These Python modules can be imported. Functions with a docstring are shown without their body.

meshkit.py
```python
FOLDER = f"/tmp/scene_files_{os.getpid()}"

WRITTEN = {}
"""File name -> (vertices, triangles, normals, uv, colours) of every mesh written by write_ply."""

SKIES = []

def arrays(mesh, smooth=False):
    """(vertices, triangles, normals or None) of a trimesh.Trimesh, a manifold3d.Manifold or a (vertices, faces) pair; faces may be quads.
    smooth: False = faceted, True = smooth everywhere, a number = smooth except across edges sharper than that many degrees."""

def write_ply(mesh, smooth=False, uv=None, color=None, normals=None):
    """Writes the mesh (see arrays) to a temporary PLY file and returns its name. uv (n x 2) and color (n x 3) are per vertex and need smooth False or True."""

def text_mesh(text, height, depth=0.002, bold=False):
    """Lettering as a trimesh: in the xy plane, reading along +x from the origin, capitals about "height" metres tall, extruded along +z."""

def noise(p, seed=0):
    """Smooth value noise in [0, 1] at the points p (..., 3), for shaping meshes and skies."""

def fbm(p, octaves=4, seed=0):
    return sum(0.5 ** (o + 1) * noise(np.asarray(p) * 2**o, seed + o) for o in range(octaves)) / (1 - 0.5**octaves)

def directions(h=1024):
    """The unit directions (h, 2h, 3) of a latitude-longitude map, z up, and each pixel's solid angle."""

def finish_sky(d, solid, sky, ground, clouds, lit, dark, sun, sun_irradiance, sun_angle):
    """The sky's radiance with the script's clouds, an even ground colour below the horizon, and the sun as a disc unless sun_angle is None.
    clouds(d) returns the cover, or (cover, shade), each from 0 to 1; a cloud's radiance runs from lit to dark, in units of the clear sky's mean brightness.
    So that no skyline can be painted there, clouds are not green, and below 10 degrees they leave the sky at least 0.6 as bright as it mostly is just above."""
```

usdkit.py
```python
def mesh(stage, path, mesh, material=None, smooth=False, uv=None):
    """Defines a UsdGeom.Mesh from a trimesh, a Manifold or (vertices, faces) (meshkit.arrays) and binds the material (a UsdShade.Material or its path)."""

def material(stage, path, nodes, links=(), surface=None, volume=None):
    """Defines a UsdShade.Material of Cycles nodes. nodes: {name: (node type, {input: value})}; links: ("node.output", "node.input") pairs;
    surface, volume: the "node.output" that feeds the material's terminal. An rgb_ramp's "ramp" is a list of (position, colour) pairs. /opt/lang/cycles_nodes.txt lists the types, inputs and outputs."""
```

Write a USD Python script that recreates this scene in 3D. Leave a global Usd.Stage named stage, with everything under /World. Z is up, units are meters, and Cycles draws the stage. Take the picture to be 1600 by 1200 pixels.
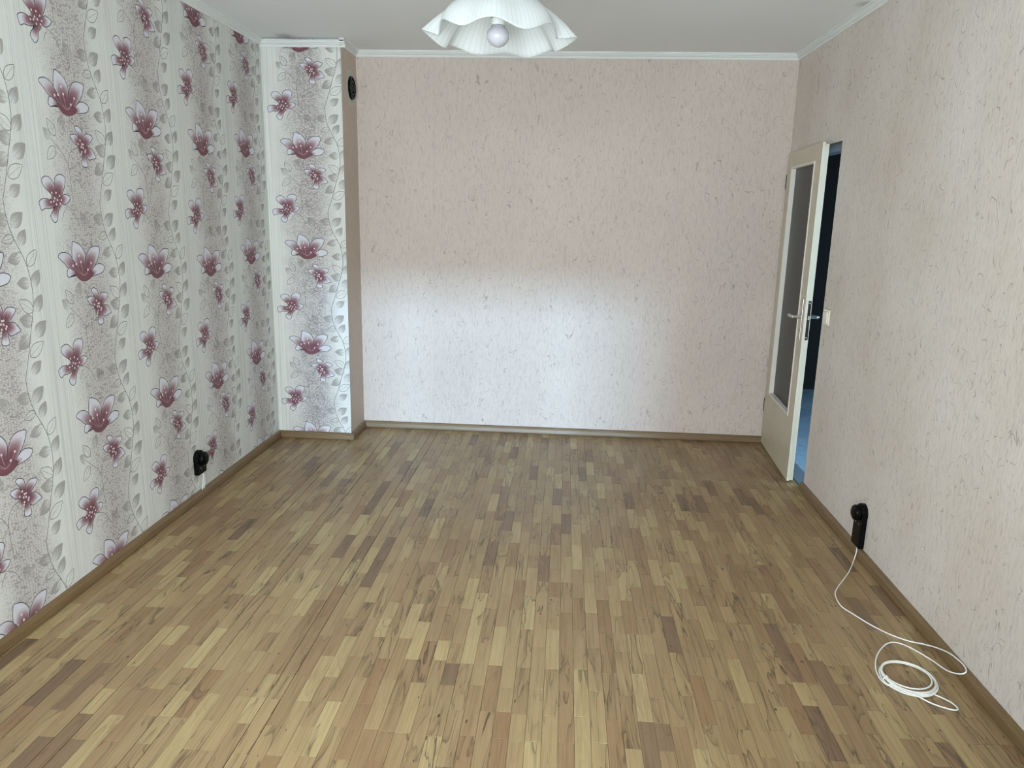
import math, random
import numpy as np
import trimesh
import manifold3d as m3
import usdkit
from pxr import Usd, UsdGeom, UsdLux, UsdShade, Gf, Sdf, Vt

rng = np.random.default_rng(7)
random.seed(7)
stage = Usd.Stage.CreateInMemory()
UsdGeom.SetStageUpAxis(stage, UsdGeom.Tokens.z)
UsdGeom.SetStageMetersPerUnit(stage, 1.0)
world = UsdGeom.Xform.Define(stage, '/World')
stage.SetDefaultPrim(world.GetPrim())
UsdGeom.Scope.Define(stage, '/World/Looks')

# ---------------------------------------------------------------- camera
F_PX = 1166.6
YAW, PITCH, ROLL, CAM_H = 0.0661, 0.2243, 0.0216, 1.5033
cam = UsdGeom.Camera.Define(stage, '/World/camera')
fwd = np.array([-math.sin(YAW) * math.cos(PITCH), math.cos(YAW) * math.cos(PITCH), -math.sin(PITCH)])
r0 = np.cross(fwd, [0, 0, 1]); r0 /= np.linalg.norm(r0)
u0 = np.cross(r0, fwd)
rt = math.cos(ROLL) * r0 + math.sin(ROLL) * u0
up = np.cross(rt, fwd)
cam.AddTransformOp().Set(Gf.Matrix4d(*[float(x) for x in (*rt, 0, *up, 0, *(-fwd), 0, 0, 0, CAM_H, 1)]))
cam.CreateHorizontalApertureAttr(36.0)
cam.CreateVerticalApertureAttr(27.0)
cam.CreateFocalLengthAttr(36.0 * F_PX / 1600.0)
cam.CreateClippingRangeAttr((0.05, 100.0))
cam.CreateExposureAttr(0.67)

# ---------------------------------------------------------------- light: daylight through the window behind the camera
def rect_light(name, loc, aim, w, h, inten, col):
    l = UsdLux.RectLight.Define(stage, '/World/' + name)
    z = np.array(loc, float) - np.array(aim, float); z /= np.linalg.norm(z)       # a light shines along its -z
    x = np.cross([0, 0, 1], z); x /= np.linalg.norm(x)
    y = np.cross(z, x)
    l.AddTransformOp().Set(Gf.Matrix4d(*[float(q) for q in (*x, 0, *y, 0, *z, 0, *loc, 1)]))
    l.CreateWidthAttr(w); l.CreateHeightAttr(h); l.CreateIntensityAttr(inten); l.CreateColorAttr(Gf.Vec3f(*col))
    l.CreateNormalizeAttr(False)
    return l

rect_light('window_daylight', (-0.475, -0.66, 1.34), (-0.475, 5.0, 1.34), 1.95, 1.95, 12.0, (0.90, 1.0, 1.06))
rect_light('high_sky', (0.3, -3.0, 3.9), (-0.6, 1.5, 0.6), 5.0, 1.8, 10.0, (0.89, 1.0, 1.08))
rect_light('open_sky', (-0.2, -40.0, 10.6), (-0.45, 5.0, 0.5), 5.5, 2.6, 190.0, (0.62, 1.0, 1.42))
rect_light('hallway_daylight', (2.74, 4.0, 1.5), (1.6, 4.7, 0.0), 0.6, 0.9, 21.0, (0.42, 0.72, 1.0))

# ---------------------------------------------------------------- helpers
def lin(r, g=None, b=None):
    c = np.array([r, r if g is None else g, r if b is None else b], float) / 255.0
    return tuple(float(x) for x in np.where(c <= 0.04045, c / 12.92, ((c + 0.055) / 1.055) ** 2.4))

_used = {}
def path_of(name, parent=None):
    base = str(parent.GetPath()) if parent is not None else '/World'
    n = _used.get((base, name), 0)
    _used[(base, name)] = n + 1
    return f'{base}/{name}' + (f'_{n:03d}' if n else '')

def tag(p, label=None, cat=None, group=None, kind=None):
    for k, v in (('label', label), ('category', cat), ('group', group), ('kind', kind)):
        if v:
            p.SetCustomDataByKey(k, v)
    return p

def obj(name, mesh, mat, parent=None, smooth=False, prim_vars=None, kind=None, label=None):
    m = usdkit.mesh(stage, path_of(name, parent), mesh, mat, smooth=smooth)
    api = UsdGeom.PrimvarsAPI(m)
    for k, v in (prim_vars or {}).items():
        v = np.asarray(v, np.float32)
        if v.ndim == 2:
            api.CreatePrimvar(k, Sdf.ValueTypeNames.Color3fArray, 'vertex').Set(Vt.Vec3fArray.FromNumpy(v))
        else:
            api.CreatePrimvar(k, Sdf.ValueTypeNames.FloatArray, 'vertex').Set(Vt.FloatArray.FromNumpy(v))
    p = m.GetPrim()
    tag(p, label=label, kind=kind)
    return p

def thing(name, label=None, cat=None, loc=(0, 0, 0), kind=None, group=None):
    x = UsdGeom.Xform.Define(stage, path_of(name))
    x.AddTranslateOp().Set(Gf.Vec3d(*map(float, loc)))
    return tag(x.GetPrim(), label, cat, group, kind)

def box(x0, x1, y0, y1, z0, z1):
    m = trimesh.creation.box((x1 - x0, y1 - y0, z1 - z0))
    m.apply_translation(((x0 + x1) / 2, (y0 + y1) / 2, (z0 + z1) / 2))
    return m

def rbox(x0, x1, y0, y1, z0, z1, r=0.003, seg=8):
    """A box with rounded edges: the hull of eight small spheres."""
    s = m3.Manifold.sphere(r, seg)
    return m3.Manifold.batch_hull([s.translate((x, y, z)) for x in (x0 + r, x1 - r) for y in (y0 + r, y1 - r) for z in (z0 + r, z1 - r)])

def mbox(x0, x1, y0, y1, z0, z1):
    return m3.Manifold.cube((x1 - x0, y1 - y0, z1 - z0)).translate((x0, y0, z0))

def tri(man):
    m = man.to_mesh()
    return trimesh.Trimesh(m.vert_properties[:, :3], m.tri_verts, process=False)

def join(*ms):
    return trimesh.util.concatenate([tri(m) if hasattr(m, 'to_mesh') else m for m in ms])

def lathe(profile, seg=48):
    """profile: (r, z) pairs, turned about z."""
    p = np.asarray(profile, float)
    a = np.linspace(0, 2 * math.pi, seg, endpoint=False)
    v = np.stack([p[:, None, 0] * np.cos(a), p[:, None, 0] * np.sin(a), np.broadcast_to(p[:, None, 1], (len(p), seg))], -1).reshape(-1, 3)
    f = []
    for i in range(len(p) - 1):
        for j in range(seg):
            k = (j + 1) % seg
            f += [[i * seg + j, i * seg + k, (i + 1) * seg + k], [i * seg + j, (i + 1) * seg + k, (i + 1) * seg + j]]
    m = trimesh.Trimesh(v, f, process=True)
    m.update_faces(m.nondegenerate_faces())
    m.fix_normals()
    return m

def spline(pts, n, closed=False):
    p = np.asarray(pts, float)
    if closed:
        q = np.vstack([p[-1], p, p[0], p[1]]); m = len(p)
    else:
        q = np.vstack([2 * p[0] - p[1], p, 2 * p[-1] - p[-2]]); m = len(p) - 1
    t = np.linspace(0, m, n, endpoint=not closed)
    i = np.minimum(t.astype(int), m - 1); u = (t - i)[:, None]
    a, b, c, d = q[i], q[i + 1], q[i + 2], q[i + 3]
    return 0.5 * (2 * b + (c - a) * u + (2 * a - 5 * b + 4 * c - d) * u ** 2 + (3 * b - a - 3 * c + d) * u ** 3)

def tube(pts, r, sides=8):
    p = np.asarray(pts, float)
    t = np.gradient(p, axis=0); t /= np.linalg.norm(t, axis=1, keepdims=True) + 1e-12
    ref = np.array([0.0, 0, 1]) if abs(t[:, 2]).max() < 0.95 else np.array([0.3, 0.9, 0.1])
    a = np.cross(t, ref); a /= np.linalg.norm(a, axis=1, keepdims=True) + 1e-12
    b = np.cross(t, a)
    ang = np.arange(sides) * 2 * math.pi / sides
    v = (p[:, None] + r * (np.cos(ang)[None, :, None] * a[:, None] + np.sin(ang)[None, :, None] * b[:, None])).reshape(-1, 3)
    f = []
    n = len(p)
    for i in range(n - 1):
        for j in range(sides):
            k = (j + 1) % sides
            f += [[i * sides + j, i * sides + k, (i + 1) * sides + k], [i * sides + j, (i + 1) * sides + k, (i + 1) * sides + j]]
    for j in range(1, sides - 1):
        f += [[0, j + 1, j], [(n - 1) * sides, (n - 1) * sides + j, (n - 1) * sides + j + 1]]
    return trimesh.Trimesh(v, f, process=False)

def prism(profile, start, end, x_axis):
    """A profile of (d, z) pairs swept straight from start to end; d runs along x_axis."""
    p = np.asarray(profile, float); n = len(p)
    s, e, xa = np.array(start, float), np.array(end, float), np.array(x_axis, float)
    ring = p[:, :1] * xa + p[:, 1:] * np.array([0, 0, 1.0])
    v = np.vstack([s + ring, e + ring])
    f = []
    for i in range(n):
        k = (i + 1) % n
        f += [[i, k, n + k], [i, n + k, n + i]]
    from shapely.geometry import Polygon
    tv, tf = trimesh.creation.triangulate_polygon(Polygon(p), engine='earcut')
    idx = [int(np.argmin(np.linalg.norm(p - q, axis=1))) for q in tv]
    for a, b, c in tf:
        f += [[idx[a], idx[b], idx[c]], [n + idx[a], n + idx[c], n + idx[b]]]
    m = trimesh.Trimesh(v, f, process=False)
    m.fix_normals()
    return m

# ---------------------------------------------------------------- materials
def mat(name, nodes, links=(), surface='p.BSDF'):
    return usdkit.material(stage, '/World/Looks/' + name, nodes, list(links), surface=surface)

def plain(name, col, rough=0.5, **kw):
    return mat(name, {'p': ('principled_bsdf', {'base_color': col, 'roughness': rough, **kw})})

def wallpaper_look(name, base, light, scratch, depth=1.0):
    """Embossed pulp paper: vertical fibres, a few short curled scratches, faint blotches."""
    return mat(name, {
        'g': ('geometry', {}),
        'mv': ('mapping', {'scale': (95, 95, 22)}),
        'fib': ('noise_texture', {'scale': 1.0, 'detail': 4.0, 'roughness': 0.6, 'distortion': 0.8}),
        'mb': ('mapping', {'scale': (2.2, 2.2, 1.5)}),
        'blot': ('noise_texture', {'scale': 1.0, 'detail': 3.0}),
        'ms': ('mapping', {'scale': (17, 17, 12)}),
        'scr': ('noise_texture', {'scale': 1.0, 'detail': 1.0, 'roughness': 0.5, 'distortion': 0.6}),
        'mm': ('mapping', {'scale': (34, 34, 26), 'location': (3.1, 7.7, 1.9)}),
        'msk': ('noise_texture', {'scale': 1.0, 'detail': 1.0}),
        'r1': ('rgb_ramp', {'ramp': [(0, (0, 0, 0)), (0.488, (0, 0, 0)), (0.5, (1, 1, 1)), (0.512, (0, 0, 0)), (1, (0, 0, 0))]}),
        'r2': ('rgb_ramp', {'ramp': [(0, (0, 0, 0)), (0.53, (0, 0, 0)), (0.59, (1, 1, 1)), (1, (1, 1, 1))]}),
        'mul': ('math', {'math_type': 'multiply'}),
        'rb': ('rgb_ramp', {'ramp': [(0.25, base), (0.75, light)]}),
        'rf': ('rgb_ramp', {'ramp': [(0.28, (0.72,) * 3), (0.5, (0.95,) * 3), (0.75, (1.0,) * 3)]}),
        'm1': ('mix', {'mix_type': 'multiply', 'fac': 0.75}),
        'm2': ('mix', {'color2': scratch}),
        'half': ('math', {'math_type': 'multiply', 'value2': 0.55}),
        'sub': ('math', {'math_type': 'subtract'}),
        'b': ('bump', {'strength': 0.62 * depth, 'distance': 0.0022}),
        'p': ('principled_bsdf', {'roughness': 0.62, 'specular_ior_level': 0.3}),
    }, [('g.position', 'mv.vector'), ('mv.vector', 'fib.vector'), ('g.position', 'mb.vector'), ('mb.vector', 'blot.vector'),
        ('g.position', 'ms.vector'), ('ms.vector', 'scr.vector'), ('g.position', 'mm.vector'), ('mm.vector', 'msk.vector'),
        ('scr.fac', 'r1.fac'), ('msk.fac', 'r2.fac'), ('r1.color', 'mul.value1'), ('r2.color', 'mul.value2'),
        ('blot.fac', 'rb.fac'), ('fib.fac', 'rf.fac'), ('rb.color', 'm1.color1'), ('rf.color', 'm1.color2'),
        ('mul.value', 'half.value1'), ('half.value', 'm2.fac'), ('m1.color', 'm2.color1'), ('m2.color', 'p.base_color'),
        ('fib.fac', 'sub.value1'), ('mul.value', 'sub.value2'), ('sub.value', 'b.height'), ('b.normal', 'p.normal')])

M = {}
M['paper_back'] = wallpaper_look('pink_relief_paper', lin(205, 193, 184), lin(213, 201, 191), lin(122, 108, 100))
M['paper_right'] = wallpaper_look('beige_relief_paper', lin(210, 199, 186), lin(225, 218, 211), lin(134, 122, 112), 1.25)
M['paper_side'] = wallpaper_look('tan_paper', lin(202, 186, 172), lin(208, 192, 178), lin(164, 146, 130), 0.5)
M['plaster'] = plain('plaster', lin(120, 108, 98), 0.9)
M['front_wall'] = plain('front_wall_paint', lin(200, 190, 180), 0.8)

def floral_look(name, axis, c0, z0):
    """The ground of the printed paper: cream with fine vertical threads and a grey-mauve net band in every width."""
    W = 0.531
    net = [(0, 0), (0.13, 0), (0.24, 0.30), (0.36, 0.72), (0.46, 0.95), (0.60, 0.85), (0.70, 0.45), (0.79, 0.12), (0.85, 0), (1, 0)]
    thr = [(0, 1), (0.10, 0.95), (0.18, 0.3), (0.3, 0.1), (0.8, 0.2), (0.90, 0.5), (0.93, 1), (1, 1)]
    g3 = lambda t: [(p, (v,) * 3) for p, v in t]
    return mat(name, {
        'g': ('geometry', {}), 's': ('separate_xyz', {}),
        'd': ('math', {'math_type': 'subtract', 'value2': c0}), 'w': ('math', {'math_type': 'divide', 'value2': W}), 'f': ('math', {'math_type': 'fraction'}),
        'wob': ('noise_texture', {'scale': 7.0, 'detail': 2.0}), 'wo1': ('math', {'math_type': 'subtract', 'value2': 0.5}), 'wo2': ('math', {'math_type': 'multiply', 'value2': 0.20}),
        'fw': ('math', {'math_type': 'add'}),
        'band': ('rgb_ramp', {'ramp': g3(net)}), 'thread': ('rgb_ramp', {'ramp': g3(thr)}),
        'mn': ('mapping', {'scale': (74, 74, 125)}), 'vor': ('voronoi_texture', {'feature': 'distance_to_edge', 'scale': 1.0, 'randomness': 0.4}),
        'line': ('rgb_ramp', {'ramp': [(0, (1,) * 3), (0.045, (0.9,) * 3), (0.11, (0,) * 3), (1, (0,) * 3)]}),
        'mf': ('mapping', {'scale': (8, 8, 8)}), 'big': ('noise_texture', {'scale': 1.0, 'detail': 2.0, 'distortion': 1.2}),
        'bigr': ('rgb_ramp', {'ramp': [(0.3, (0.7,) * 3), (0.65, (1.0,) * 3)]}),
        'b1': ('math', {'math_type': 'multiply'}),
        'bl': ('math', {'math_type': 'multiply'}),
        'bg': ('math', {'math_type': 'multiply', 'value2': 0.52}),
        'mt': ('mapping', {'scale': (210, 210, 0.9)}), 'tn': ('noise_texture', {'scale': 1.0, 'detail': 2.0, 'roughness': 0.7}),
        'tr': ('rgb_ramp', {'ramp': [(0.40, (1,) * 3), (0.56, (0,) * 3)]}),
        't1': ('math', {'math_type': 'multiply'}), 't2': ('math', {'math_type': 'multiply', 'value2': 0.32}),
        'c1': ('mix', {'color1': lin(225, 227, 222), 'color2': lin(172, 155, 154)}),
        'c2': ('mix', {'color2': lin(92, 78, 80)}),
        'c3': ('mix', {'color2': lin(140, 142, 138)}),
        'bt': ('math', {'math_type': 'multiply', 'value2': 0.66}),
        'bm': ('bump', {'strength': 0.12, 'distance': 0.001}),
        'p': ('principled_bsdf', {'roughness': 0.55, 'specular_ior_level': 0.3}),
    }, [('g.position', 's.vector'), (f's.{axis}', 'd.value1'), ('d.value', 'w.value1'), ('w.value', 'f.value1'),
        ('g.position', 'wob.vector'), ('wob.fac', 'wo1.value1'), ('wo1.value', 'wo2.value1'), ('f.value', 'fw.value1'), ('wo2.value', 'fw.value2'),
        ('fw.value', 'band.fac'), ('f.value', 'thread.fac'),
        ('g.position', 'mn.vector'), ('mn.vector', 'vor.vector'), ('vor.distance', 'line.fac'),
        ('g.position', 'mf.vector'), ('mf.vector', 'big.vector'), ('big.fac', 'bigr.fac'),
        ('band.color', 'b1.value1'), ('bigr.color', 'b1.value2'), ('b1.value', 'bg.value1'), ('b1.value', 'bt.value1'), ('line.color', 'bl.value1'), ('bt.value', 'bl.value2'),
        ('g.position', 'mt.vector'), ('mt.vector', 'tn.vector'), ('tn.fac', 'tr.fac'), ('tr.color', 't1.value1'), ('thread.color', 't1.value2'), ('t1.value', 't2.value1'),
        ('bg.value', 'c1.fac'), ('c1.color', 'c2.color1'), ('bl.value', 'c2.fac'), ('c2.color', 'c3.color1'), ('t2.value', 'c3.fac'), ('c3.color', 'p.base_color'),
        ('tn.fac', 'bm.height'), ('bm.normal', 'p.normal')])

M['print'] = mat('printed_ink', {
    'ink': ('attribute', {'attribute': 'ink'}), 'cov': ('attribute', {'attribute': 'cover'}),
    'p': ('principled_bsdf', {'roughness': 0.5, 'specular_ior_level': 0.3}), 't': ('transparent_bsdf', {}), 'm': ('mix_closure', {})},
    [('ink.color', 'p.base_color'), ('cov.fac', 'm.fac'), ('t.BSDF', 'm.closure1'), ('p.BSDF', 'm.closure2')], surface='m.closure')

M['ceiling'] = mat('ceiling_paint', {
    'g': ('geometry', {}),
    'n': ('noise_texture', {'scale': 60.0, 'detail': 4.0}), 'b': ('bump', {'strength': 0.25, 'distance': 0.003}),
    # damp stain by the chimney breast and one by the far right cornice
    'd1': ('vector_math', {'math_type': 'distance', 'vector2': (-1.70, 4.66, 2.5)}), 'd2': ('vector_math', {'math_type': 'distance', 'vector2': (1.38, 3.93, 2.5)}),
    'r1': ('rgb_ramp', {'ramp': [(0, (1,) * 3), (0.03, (0.9,) * 3), (0.07, (0.15,) * 3), (0.14, (0,) * 3), (1, (0,) * 3)]}),
    'r2': ('rgb_ramp', {'ramp': [(0, (1,) * 3), (0.03, (0.6,) * 3), (0.07, (0,) * 3), (1, (0,) * 3)]}),
    'a': ('math', {'math_type': 'maximum'}), 'h': ('math', {'math_type': 'multiply'}),
    'c': ('mix', {'color1': lin(236, 239, 240), 'color2': lin(95, 82, 66)}),
    'p': ('principled_bsdf', {'roughness': 0.85, 'specular_ior_level': 0.2})},
    [('g.position', 'n.vector'), ('n.fac', 'b.height'), ('b.normal', 'p.normal'), ('g.position', 'd1.vector1'), ('g.position', 'd2.vector1'),
     ('d1.value', 'r1.fac'), ('d2.value', 'r2.fac'), ('r1.color', 'a.value1'), ('r2.color', 'a.value2'), ('a.value', 'h.value1'), ('n.fac', 'h.value2'), ('h.value', 'c.fac'), ('c.color', 'p.base_color')])
M['cornice'] = plain('white_cornice', lin(226, 230, 228), 0.55)

def wood_look(name, tones, stretch, vein, rough=(0.30, 0.46), spec=0.5):
    """Lacquered beech; each piece carries its own seed, so tone and figure differ from strip to strip."""
    return mat(name, {
        'a': ('attribute', {'attribute': 'seed'}), 'sa': ('separate_xyz', {}),
        'g': ('geometry', {}), 'off': ('vector_math', {'math_type': 'scale', 'scale': 37.0}), 'add': ('vector_math', {'math_type': 'add'}),
        'mg': ('mapping', {'scale': stretch}), 'grain': ('noise_texture', {'scale': 1.0, 'detail': 5.0, 'roughness': 0.6, 'distortion': 0.4}),
        'mv': ('mapping', {'scale': (26.0, 3.0, 14.0)}), 'vn': ('noise_texture', {'scale': 1.0, 'detail': 2.5, 'roughness': 0.5, 'distortion': 0.7}),
        'mk': ('mapping', {'scale': (60.0, 26.0, 20.0)}), 'kn': ('noise_texture', {'scale': 1.0, 'detail': 1.0}),
        'kr': ('rgb_ramp', {'ramp': [(0, (0,) * 3), (0.765, (0,) * 3), (0.80, (1,) * 3), (1, (1,) * 3)]}),
        'tone': ('rgb_ramp', {'ramp': tones}),
        'gr': ('rgb_ramp', {'ramp': [(0.25, (0.66, 0.62, 0.57)), (0.55, (1.0, 1.0, 1.0)), (0.8, (1.06, 1.06, 1.05))]}),
        'vr': ('rgb_ramp', {'ramp': [(0, (0,) * 3), (0.484, (0,) * 3), (0.498, (1,) * 3), (0.508, (0.6,) * 3), (0.535, (0.24,) * 3), (0.60, (0.08,) * 3), (0.66, (0,) * 3), (1, (0,) * 3)]}),
        'vm': ('rgb_ramp', {'ramp': [(0, (0.1,) * 3), (0.30, (0.15,) * 3), (0.55, (0.6,) * 3), (1, (1,) * 3)]}),
        'vx': ('math', {'math_type': 'multiply'}), 'vs': ('math', {'math_type': 'multiply', 'value2': vein}), 'kx': ('math', {'math_type': 'maximum'}),
        'm1': ('mix', {'mix_type': 'multiply', 'fac': 0.85}), 'm2': ('mix', {'color2': lin(62, 48, 36)}),
        'wn': ('noise_texture', {'scale': 3.0, 'detail': 4.0}), 'wr': ('map_range', {'from_min': 0.3, 'from_max': 0.7, 'to_min': rough[0], 'to_max': rough[1]}),
        'b': ('bump', {'strength': 0.05, 'distance': 0.001}),
        'p': ('principled_bsdf', {'specular_ior_level': spec})},
        [('a.vector', 'sa.vector'), ('a.vector', 'off.vector1'), ('g.position', 'add.vector1'), ('off.vector', 'add.vector2'),
         ('add.vector', 'mg.vector'), ('mg.vector', 'grain.vector'), ('add.vector', 'mv.vector'), ('mv.vector', 'vn.vector'), ('add.vector', 'mk.vector'), ('mk.vector', 'kn.vector'), ('kn.fac', 'kr.fac'),
         ('sa.x', 'tone.fac'), ('grain.fac', 'gr.fac'), ('tone.color', 'm1.color1'), ('gr.color', 'm1.color2'),
         ('vn.fac', 'vr.fac'), ('sa.y', 'vm.fac'), ('vr.color', 'vx.value1'), ('vm.color', 'vx.value2'), ('vx.value', 'kx.value1'), ('kr.color', 'kx.value2'), ('kx.value', 'vs.value1'), ('vs.value', 'm2.fac'),
         ('m1.color', 'm2.color1'), ('m2.color', 'p.base_color'), ('g.position', 'wn.vector'), ('wn.fac', 'wr.value'), ('wr.result', 'p.roughness'),
         ('grain.fac', 'b.height'), ('b.normal', 'p.normal')])

M['parquet'] = wood_look('parquet_lacquer', [(0.0, lin(115, 93, 70)), (0.1, lin(127, 102, 76)), (0.22, lin(139, 109, 77)), (0.4, lin(144, 118, 84)), (0.58, lin(151, 126, 90)), (0.8, lin(158, 134, 95)), (1.0, lin(170, 149, 106))], (120.0, 4.5, 30.0), 0.95)
M['base_y'] = wood_look('baseboard_wood', [(0, lin(112, 90, 60)), (1, lin(128, 104, 70))], (90.0, 6.0, 90.0), 0.12, (0.35, 0.5))
M['base_x'] = wood_look('baseboard_wood_across', [(0, lin(112, 90, 60)), (1, lin(128, 104, 70))], (6.0, 90.0, 90.0), 0.12, (0.35, 0.5))
M['joint'] = plain('dark_joint', lin(62, 46, 32), 0.8)
M['door_paint'] = mat('door_paint', {
    'g': ('geometry', {}), 'n': ('noise_texture', {'scale': 5.0, 'detail': 4.0}), 'n2': ('noise_texture', {'scale': 140.0, 'detail': 2.0}),
    'r': ('rgb_ramp', {'ramp': [(0.3, lin(196, 186, 164)), (0.7, lin(206, 197, 176))]}), 'b': ('bump', {'strength': 0.08, 'distance': 0.001}),
    'p': ('principled_bsdf', {'roughness': 0.42})},
    [('g.position', 'n.vector'), ('n.fac', 'r.fac'), ('r.color', 'p.base_color'), ('g.position', 'n2.vector'), ('n2.fac', 'b.height'), ('b.normal', 'p.normal')])
M['edge_paint'] = plain('door_edge_paint', lin(222, 220, 204), 0.4)
M['bead'] = plain('bead_paint', lin(226, 222, 212), 0.4)
M['door_glass'] = mat('ribbed_grey_glass', {
    'g': ('geometry', {}), 'v': ('voronoi_texture', {'scale': 130.0}), 'b': ('bump', {'strength': 0.25, 'distance': 0.002}),
    't': ('transparent_bsdf', {'color': (0.30, 0.30, 0.29)}), 'p': ('principled_bsdf', {'base_color': lin(84, 82, 76), 'roughness': 0.3, 'specular_ior_level': 0.4}), 'm': ('mix_closure', {'fac': 0.62})},
    [('g.position', 'v.vector'), ('v.distance', 'b.height'), ('b.normal', 'p.normal'), ('t.BSDF', 'm.closure1'), ('p.BSDF', 'm.closure2')], surface='m.closure')
M['chrome'] = plain('dull_chrome', (0.72, 0.70, 0.66), 0.28, metallic=1.0)
M['black_metal'] = plain('black_metal', lin(28, 28, 27), 0.4)
M['black_plastic'] = plain('glossy_black_plastic', lin(5, 5, 6), 0.2, specular_ior_level=0.14)
M['black_rubber'] = plain('black_vent_plastic', lin(7, 7, 8), 0.3, specular_ior_level=0.15)
M['switch'] = plain('ivory_plastic', lin(232, 228, 212), 0.35)
M['switch_edge'] = plain('dusty_ivory', lin(176, 168, 148), 0.5)
M['cable'] = plain('white_cable', lin(232, 232, 226), 0.4)
M['wire'] = plain('white_wire', lin(228, 230, 226), 0.4)
M['opal'] = mat('opal_glass', {
    'a': ('attribute', {'attribute': 'around'}), 'm': ('math', {'math_type': 'multiply', 'value2': 84.0}), 'f': ('math', {'math_type': 'fraction'}),
    'r': ('rgb_ramp', {'ramp': [(0, lin(240, 244, 243)), (0.86, lin(240, 244, 243)), (0.93, lin(214, 220, 220)), (1, lin(240, 244, 243))]}),
    'p': ('principled_bsdf', {'roughness': 0.12, 'specular_ior_level': 0.5}), 't': ('translucent_bsdf', {}), 'x': ('mix_closure', {'fac': 0.46})},
    [('a.fac', 'm.value1'), ('m.value', 'f.value1'), ('f.value', 'r.fac'), ('r.color', 'p.base_color'), ('r.color', 't.color'), ('p.BSDF', 'x.closure1'), ('t.BSDF', 'x.closure2')], surface='x.closure')
M['opal_rim'] = plain('opal_rim', lin(240, 246, 244), 0.15)
M['bulb'] = plain('frosted_bulb', lin(186, 186, 194), 0.06, specular_ior_level=0.7)
M['ring_print'] = plain('grey_print', lin(140, 142, 146), 0.5)
M['socket'] = plain('white_lamp_socket', lin(226, 232, 228), 0.35)
M['brass'] = plain('lamp_cap', lin(196, 198, 196), 0.3)
M['tile'] = mat('pale_glazed_tile', {
    'a': ('attribute', {'attribute': 'seed'}), 's': ('separate_xyz', {}), 'r': ('rgb_ramp', {'ramp': [(0, lin(160, 178, 196)), (1, lin(182, 198, 212))]}),
    'p': ('principled_bsdf', {'roughness': 0.16})}, [('a.vector', 's.vector'), ('s.x', 'r.fac'), ('r.color', 'p.base_color')])
M['grout'] = plain('dark_grout', lin(22, 24, 28), 0.9)
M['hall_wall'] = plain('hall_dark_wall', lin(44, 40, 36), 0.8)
M['metal_frame'] = plain('steel_door_frame', lin(120, 126, 132), 0.4)
M['window_frame'] = plain('window_frame_paint', lin(232, 232, 228), 0.4)
M['pane'] = mat('window_glass', {'f': ('fresnel', {'IOR': 1.45}), 't': ('transparent_bsdf', {}), 'g': ('glossy_bsdf', {'roughness': 0.0, 'color': (1, 1, 1)}), 'm': ('mix_closure', {})},
    [('f.fac', 'm.fac'), ('t.BSDF', 'm.closure1'), ('g.BSDF', 'm.closure2')], surface='m.closure')
M['pale_plaster'] = plain('pale_filler', lin(196, 196, 186), 0.8)
M['stain'] = plain('grey_smudge', lin(196, 184, 174), 0.7)

# ---------------------------------------------------------------- the room
XL, XR, YF, YB, H = -1.881, 1.403, -0.30, 5.051, 2.50
YP, XP = 4.727, -1.386                                   # chimney breast: front face and right face
DOOR_Y0, DOOR_Y1, DOOR_H = 4.13, 5.035, 1.905            # opening in the right wall
T = 0.0006                                               # thickness of the paper

S = dict(kind='structure')
def struct(name, mesh, m, parent=None, smooth=False):
    return obj(name, mesh, m, parent, smooth, kind=None if parent is not None else 'structure')

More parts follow.
